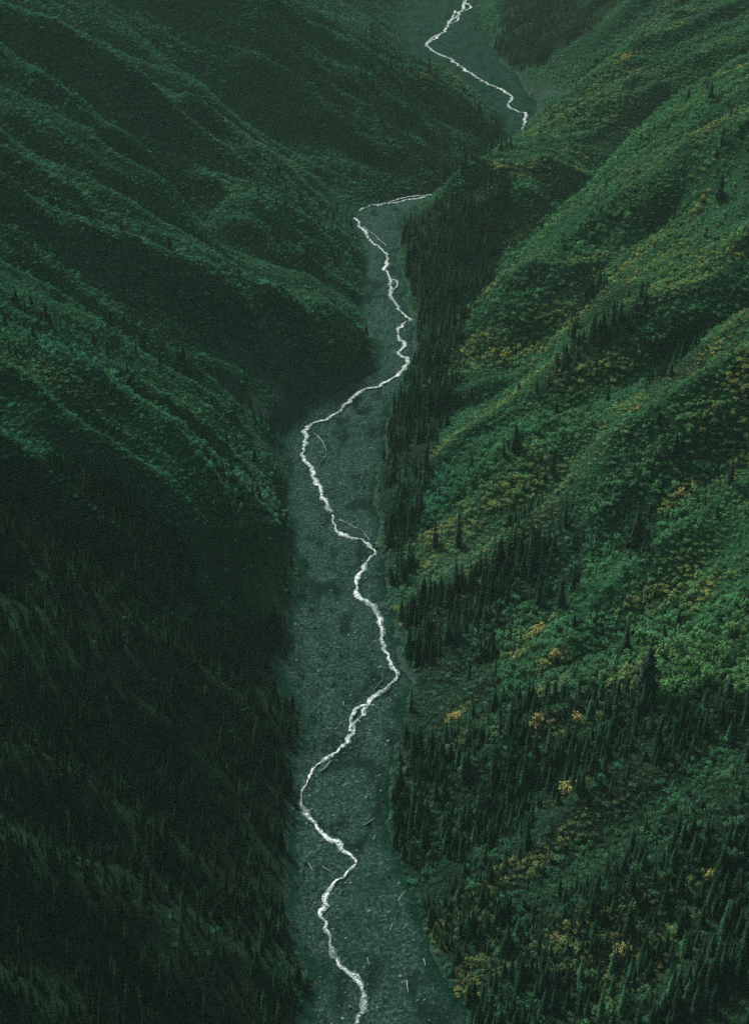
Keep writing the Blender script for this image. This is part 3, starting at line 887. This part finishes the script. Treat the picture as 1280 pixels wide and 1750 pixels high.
BUSHES = [(1052, 1640, 1.5, 'orange-yellow bush brightest of the bottom right corner'),
          (1212, 1500, 1.4, 'single yellow bush standing alone near the lower right edge'),
          (974, 1348, 1.5, 'rounded dull yellow bush alone among dark spruces in the lower right forest'),
          (984, 1240, 1.5, 'golden bush right of a curved row of orange foliage'),
          (918, 1245, 1.5, 'orange bush left of a rounded golden one on the lower right slope'),
          (777, 1224, 1.3, 'orange-topped bush by the dark stand above the lower right bank'),
          (945, 1130, 1.4, 'yellow bush below a small orange one right of the dark stand'),
          (922, 1076, 1.3, 'small bright orange bush right of the big dark stand'),
          (885, 1118, 1.0, 'small orange bush left of a larger yellow one beside the dark stand'),
          (1162, 850, 1.4, 'orange bush near the right edge under the smooth green face'),
          (1070, 98, 1.7, 'yellow bush high on the far right spur'),
          (852, 286, 1.6, 'yellow-green bush on the crest hiding the upper stream'),
          (745, 925, 1.5, 'yellow bush at the foot of the right slope between two spruces'),
          (1200, 345, 1.4, 'orange bush on the high green spur near the right edge')]
for (a, b_, s, lab) in BUSHES:
    p = march(Z, a, b_ + 4)
    shrub('yellow_bush', (p[0], p[1], float(ground(p[0], p[1])) - .1), random.uniform(0, 6), s, random.randrange(4),
          (O_ if 'orange' in lab else Y_ * 0.85), lab, cat='bush')
m = ~taken
low = m & ((ssc < 0.72) | (sdep > 760))
tall = m & ~low
allk = [firsts[k] for k in range(4)]
P3 = np.stack([sx, sy, sz - .08], -1)
scatter('shrub_thicket', P3[tall], ssc[tall] * 1.1, rng.uniform(0, 6.28, tall.sum()), rng.integers(0, 4, tall.sum()), stint[tall], allk,
        'green and yellowing shrub thicket covering the slopes', 'shrub cover')
# short cover: the first four plants stand on the near right slope and lend their meshes
lowi = np.where(low)[0]
lows = []
for k in range(4):
    o = bpy.data.objects.new('low_shrub', LOWSHRUB[k]); COL.objects.link(o)
    i = lowi[np.argmax(np.where(s_vis[lowi] & (su[lowi] > 900 + 60 * k) & (sv_[lowi] < 1000) , s_px[lowi], 0))]
    o.location = (sx[i], sy[i], sz[i] - .08); o['tint'] = [float(t) for t in stint[i]]
    tag(o, 'low green shrub in the short cover of the middle right slope', 'low shrub', 'low shrubs of the right slope')
    lows.append([o])
scatter('low_shrub_cover', P3[low], ssc[low] * np.where(sdep[low] > 760, 1.45, 1.2), rng.uniform(0, 6.28, low.sum()), rng.integers(0, 4, low.sum()), stint[low], lows,
        'short green shrubs carpeting both hillsides', 'shrub cover')

# ------------------------------------------------------------------ things on the gravel
def bed_at(x, y):
    d = np.min(np.hypot(main[:, 0] - x, main[:, 1] - y))
    return float(bed_z(np.array([x]), np.array([y]), np.array([d]))[0])
def stone_mesh(seed):
    import bmesh
    r = random.Random(seed); bm = bmesh.new()
    bmesh.ops.create_icosphere(bm, subdivisions=2, radius=0.5)
    ax = Vector((r.uniform(.7, 1.2), r.uniform(.7, 1.2), r.uniform(.45, .75)))
    cuts = [(Vector((r.gauss(0, 1), r.gauss(0, 1), r.gauss(0, 1))).normalized(), r.uniform(.33, .45)) for _ in range(7)]
    for vv in bm.verts:
        for n_, d_ in cuts:
            e = vv.co.dot(n_) - d_
            if e > 0: vv.co -= n_ * e
        vv.co = Vector((vv.co.x * ax.x, vv.co.y * ax.y, vv.co.z * ax.z))
    me = bpy.data.meshes.new('boulder'); bm.to_mesh(me); bm.free(); me.materials.append(M_STONE); return me
stones = [stone_mesh(k) for k in range(4)]
BOULD = [(566, 877, 2.2, 'dark boulder in the white water where the stream narrows above the bend'),
         (640, 936, 2.2, 'boulder splitting the foam at the outer bend below the dark strip of spruces'),
         (517, 1380, 1.8, 'dark boulder in the foam at the leftmost bend of the lower stream'),
         (540, 1405, 1.5, 'dark boulder in the foam just below the leftmost bend of the lower stream')]
st_src = []
for k, (a, b_, s, lab) in enumerate(BOULD):
    p = flat(a, b_); o = bpy.data.objects.new('boulder', stones[k]); COL.objects.link(o)
    o.location = (p[0], p[1], bed_at(*p) + .25); o.scale = (s, s, s); o.rotation_euler = (0, 0, k * 1.3)
    tag(o, lab, 'boulder'); st_src.append([o])
NS = 40000
qx = rng.uniform(-110, 260, NS * 6); qy = rng.uniform(200, 1500, NS * 6)
ok = floor_d(qx, qy) < -0.5
qx, qy = qx[ok], qy[ok]
dd = np.full(len(qx), 1e9)
for c in main[::3]: dd = np.minimum(dd, np.hypot(qx - c[0], qy - c[1]))
prob = 0.10 + 0.75 * np.exp(-(dd / 5) ** 2) + 0.5 * np.clip(fbm(qx / 14, qy / 14, 171, 3), 0, 1)
ok = rng.random(len(qx)) < prob * 0.7
qx, qy, dd = qx[ok], qy[ok], dd[ok]
qs = np.clip(0.45 * np.exp(0.5 * rng.standard_normal(len(qx))), .15, 0.9) * np.where(dd < 5, 1.2, 1.0)
qz = bed_z(qx, qy, dd) + 0.05 * qs
scatter('river_stones', np.stack([qx, qy, qz], -1), qs, rng.uniform(0, 6.28, len(qx)), rng.integers(0, 4, len(qx)), np.ones((len(qx), 3)) * .1, st_src,
        'grey stones strewn over the gravel flats and stream edges', 'stones')

# small dark bushes on the gravel bars
dots = [(520 + i * 0, 0) for i in range(0)]
r = random.Random(5)
bars = [((505, 945), (600, 1050), 34, 'bushes on the upper left bar', 'small dark bush on the gravel bar left of the stream below the sharp bend'),
        ((500, 1060), (600, 1200), 44, 'bushes on the pale left bar', 'small dark bush dotted on the pale gravel bar left of the stream'),
        ((610, 800), (645, 870), 18, 'bushes by the dark strip', 'small bush on the gravel flat against the narrow strip of dark spruces'),
        ((520, 1210), (560, 1300), 18, 'bushes above the leftmost bend', 'small dark bush on the gravel above the leftmost bend of the lower stream'),
        ((620, 450), (650, 560), 14, 'bushes on the upper gravel', 'small bush on the gravel left of the upper straight of the stream'),
        ((500, 1480), (545, 1640), 14, 'bushes by the lower left bank', 'small bush at the foot of the shaded lower left slope')]
for (u0, v0), (u1, v1), cnt, grp, lab in bars:
    k = 0; tries = 0
    while k < cnt and tries < 600:
        tries += 1
        p = flat(r.uniform(u0, u1), r.uniform(v0, v1))
        if floor_d(p[0], p[1]) > -1.0 or np.min(np.hypot(main[:, 0] - p[0], main[:, 1] - p[1])) < 4: continue
        if fbm(np.array([p[0] / 7]), np.array([p[1] / 7]), 181, 2)[0] < -0.15: continue
        k += 1; s = r.uniform(.18, .40)
        shrub('gravel_bush', (p[0], p[1], bed_at(*p) - .05), r.uniform(0, 6), s, r.randrange(4), np.array([.012, .030, .020]) * r.uniform(.7, 1.3), lab, grp, 'bush')

# driftwood
def log(u0, v0, u1, v1, rad, label, seed):
    a, b_ = flat(u0, v0), flat(u1, v1)
    rad *= 0.75
    rr = random.Random(seed); c = (a + b_) / 2; L = np.hypot(*(b_ - a)); ang = math.atan2(b_[1] - a[1], b_[0] - a[0])
    V, F = [], []; K, S = 7, 8
    for i in range(S + 1):
        t = i / S; x = (t - .5) * L; y = 0.05 * L * math.sin(t * 3 + seed) ; z = rad * .7 + 0.02 * L * math.sin(t * 2.2)
        q = rad * (1 - .6 * t)
        for k in range(K):
            w = 6.2832 * k / K; V.append((x, y + math.cos(w) * q, z + math.sin(w) * q))
    for i in range(S):
        for k in range(K): F.append((i * K + k, i * K + (k + 1) % K, (i + 1) * K + (k + 1) % K, (i + 1) * K + k))
    F += [tuple(range(K))[::-1], tuple(S * K + k for k in range(K))]
    for j in range(4):
        b0 = len(V); t = .45 + .12 * j; x = (t - .5) * L; y = 0.05 * L * math.sin(t * 3 + seed); s_ = 1 if j % 2 else -1
        e = (x + .08 * L, y + s_ * .12 * L, rad * 1.2 + rr.uniform(0, .3))
        q = rad * .3
        V += [(x - q, y, rad * .6), (x + q, y, rad * .6), (x, y, rad * 1.2), e]
        F += [(b0, b0 + 1, b0 + 3), (b0 + 1, b0 + 2, b0 + 3), (b0 + 2, b0, b0 + 3)]
    b0 = len(V)
    for j in range(6):
        w = j * 1.05; b0 = len(V); q = rad * .5
        V += [(-.5 * L, q * math.cos(w + .5), rad + q * math.sin(w + .5)), (-.5 * L, q * math.cos(w - .5), rad + q * math.sin(w - .5)), (-.5 * L + rad, 0, rad), (-.5 * L - rad * .8, rad * 2.2 * math.cos(w), max(.05, rad + rad * 2.2 * math.sin(w)))]
        F += [(b0, b0 + 1, b0 + 3), (b0 + 1, b0 + 2, b0 + 3), (b0 + 2, b0, b0 + 3)]
    o = mesh_obj('driftwood_log', V, F, M_LOG)
    o.location = (c[0], c[1], bed_at(*c)); o.rotation_euler = (0, 0, ang)
    tag(o, label, 'driftwood')
log(682, 1542, 692, 1525, .22, 'bleached log at the edge of the lower right forest', 1)
log(694, 1676, 699, 1697, .22, 'bleached log lying upright in view on the bottom gravel flat', 2)
log(628, 1638, 632, 1650, .16, 'thin pale log on the gravel right of the lowest stream stretch', 3)
log(666, 1590, 671, 1578, .16, 'short pale log above the bottom gravel flat', 4)
log(688, 1588, 698, 1580, .14, 'thin pale branch touching the foot of the lower right forest', 5)
log(724, 1640, 726, 1652, .18, 'short pale log near the tip of the bottom right gravel', 6)
log(527, 1478, 534, 1490, .18, 'pale log left of the stream below the leftmost bend', 7)
log(548, 1481, 566, 1490, .18, 'longer pale log lying across the gravel left of the stream', 8)
log(587, 1199, 589, 1206, .2, 'short pale log on the gravel bar left of the stream fork', 9)
log(548, 897, 553, 899, .22, 'small pale log on the gravel left of the stream above the sharp bend', 10)
log(622, 1412, 642, 1402, .2, 'pale log beside the easternmost foot of the dark lower forest', 11)
log(638, 1436, 643, 1428, .16, 'short pale log close under the dark lower forest', 12)
log(632, 765, 640, 768, .25, 'pale log on the gravel flat near the dark strip of spruces', 13)
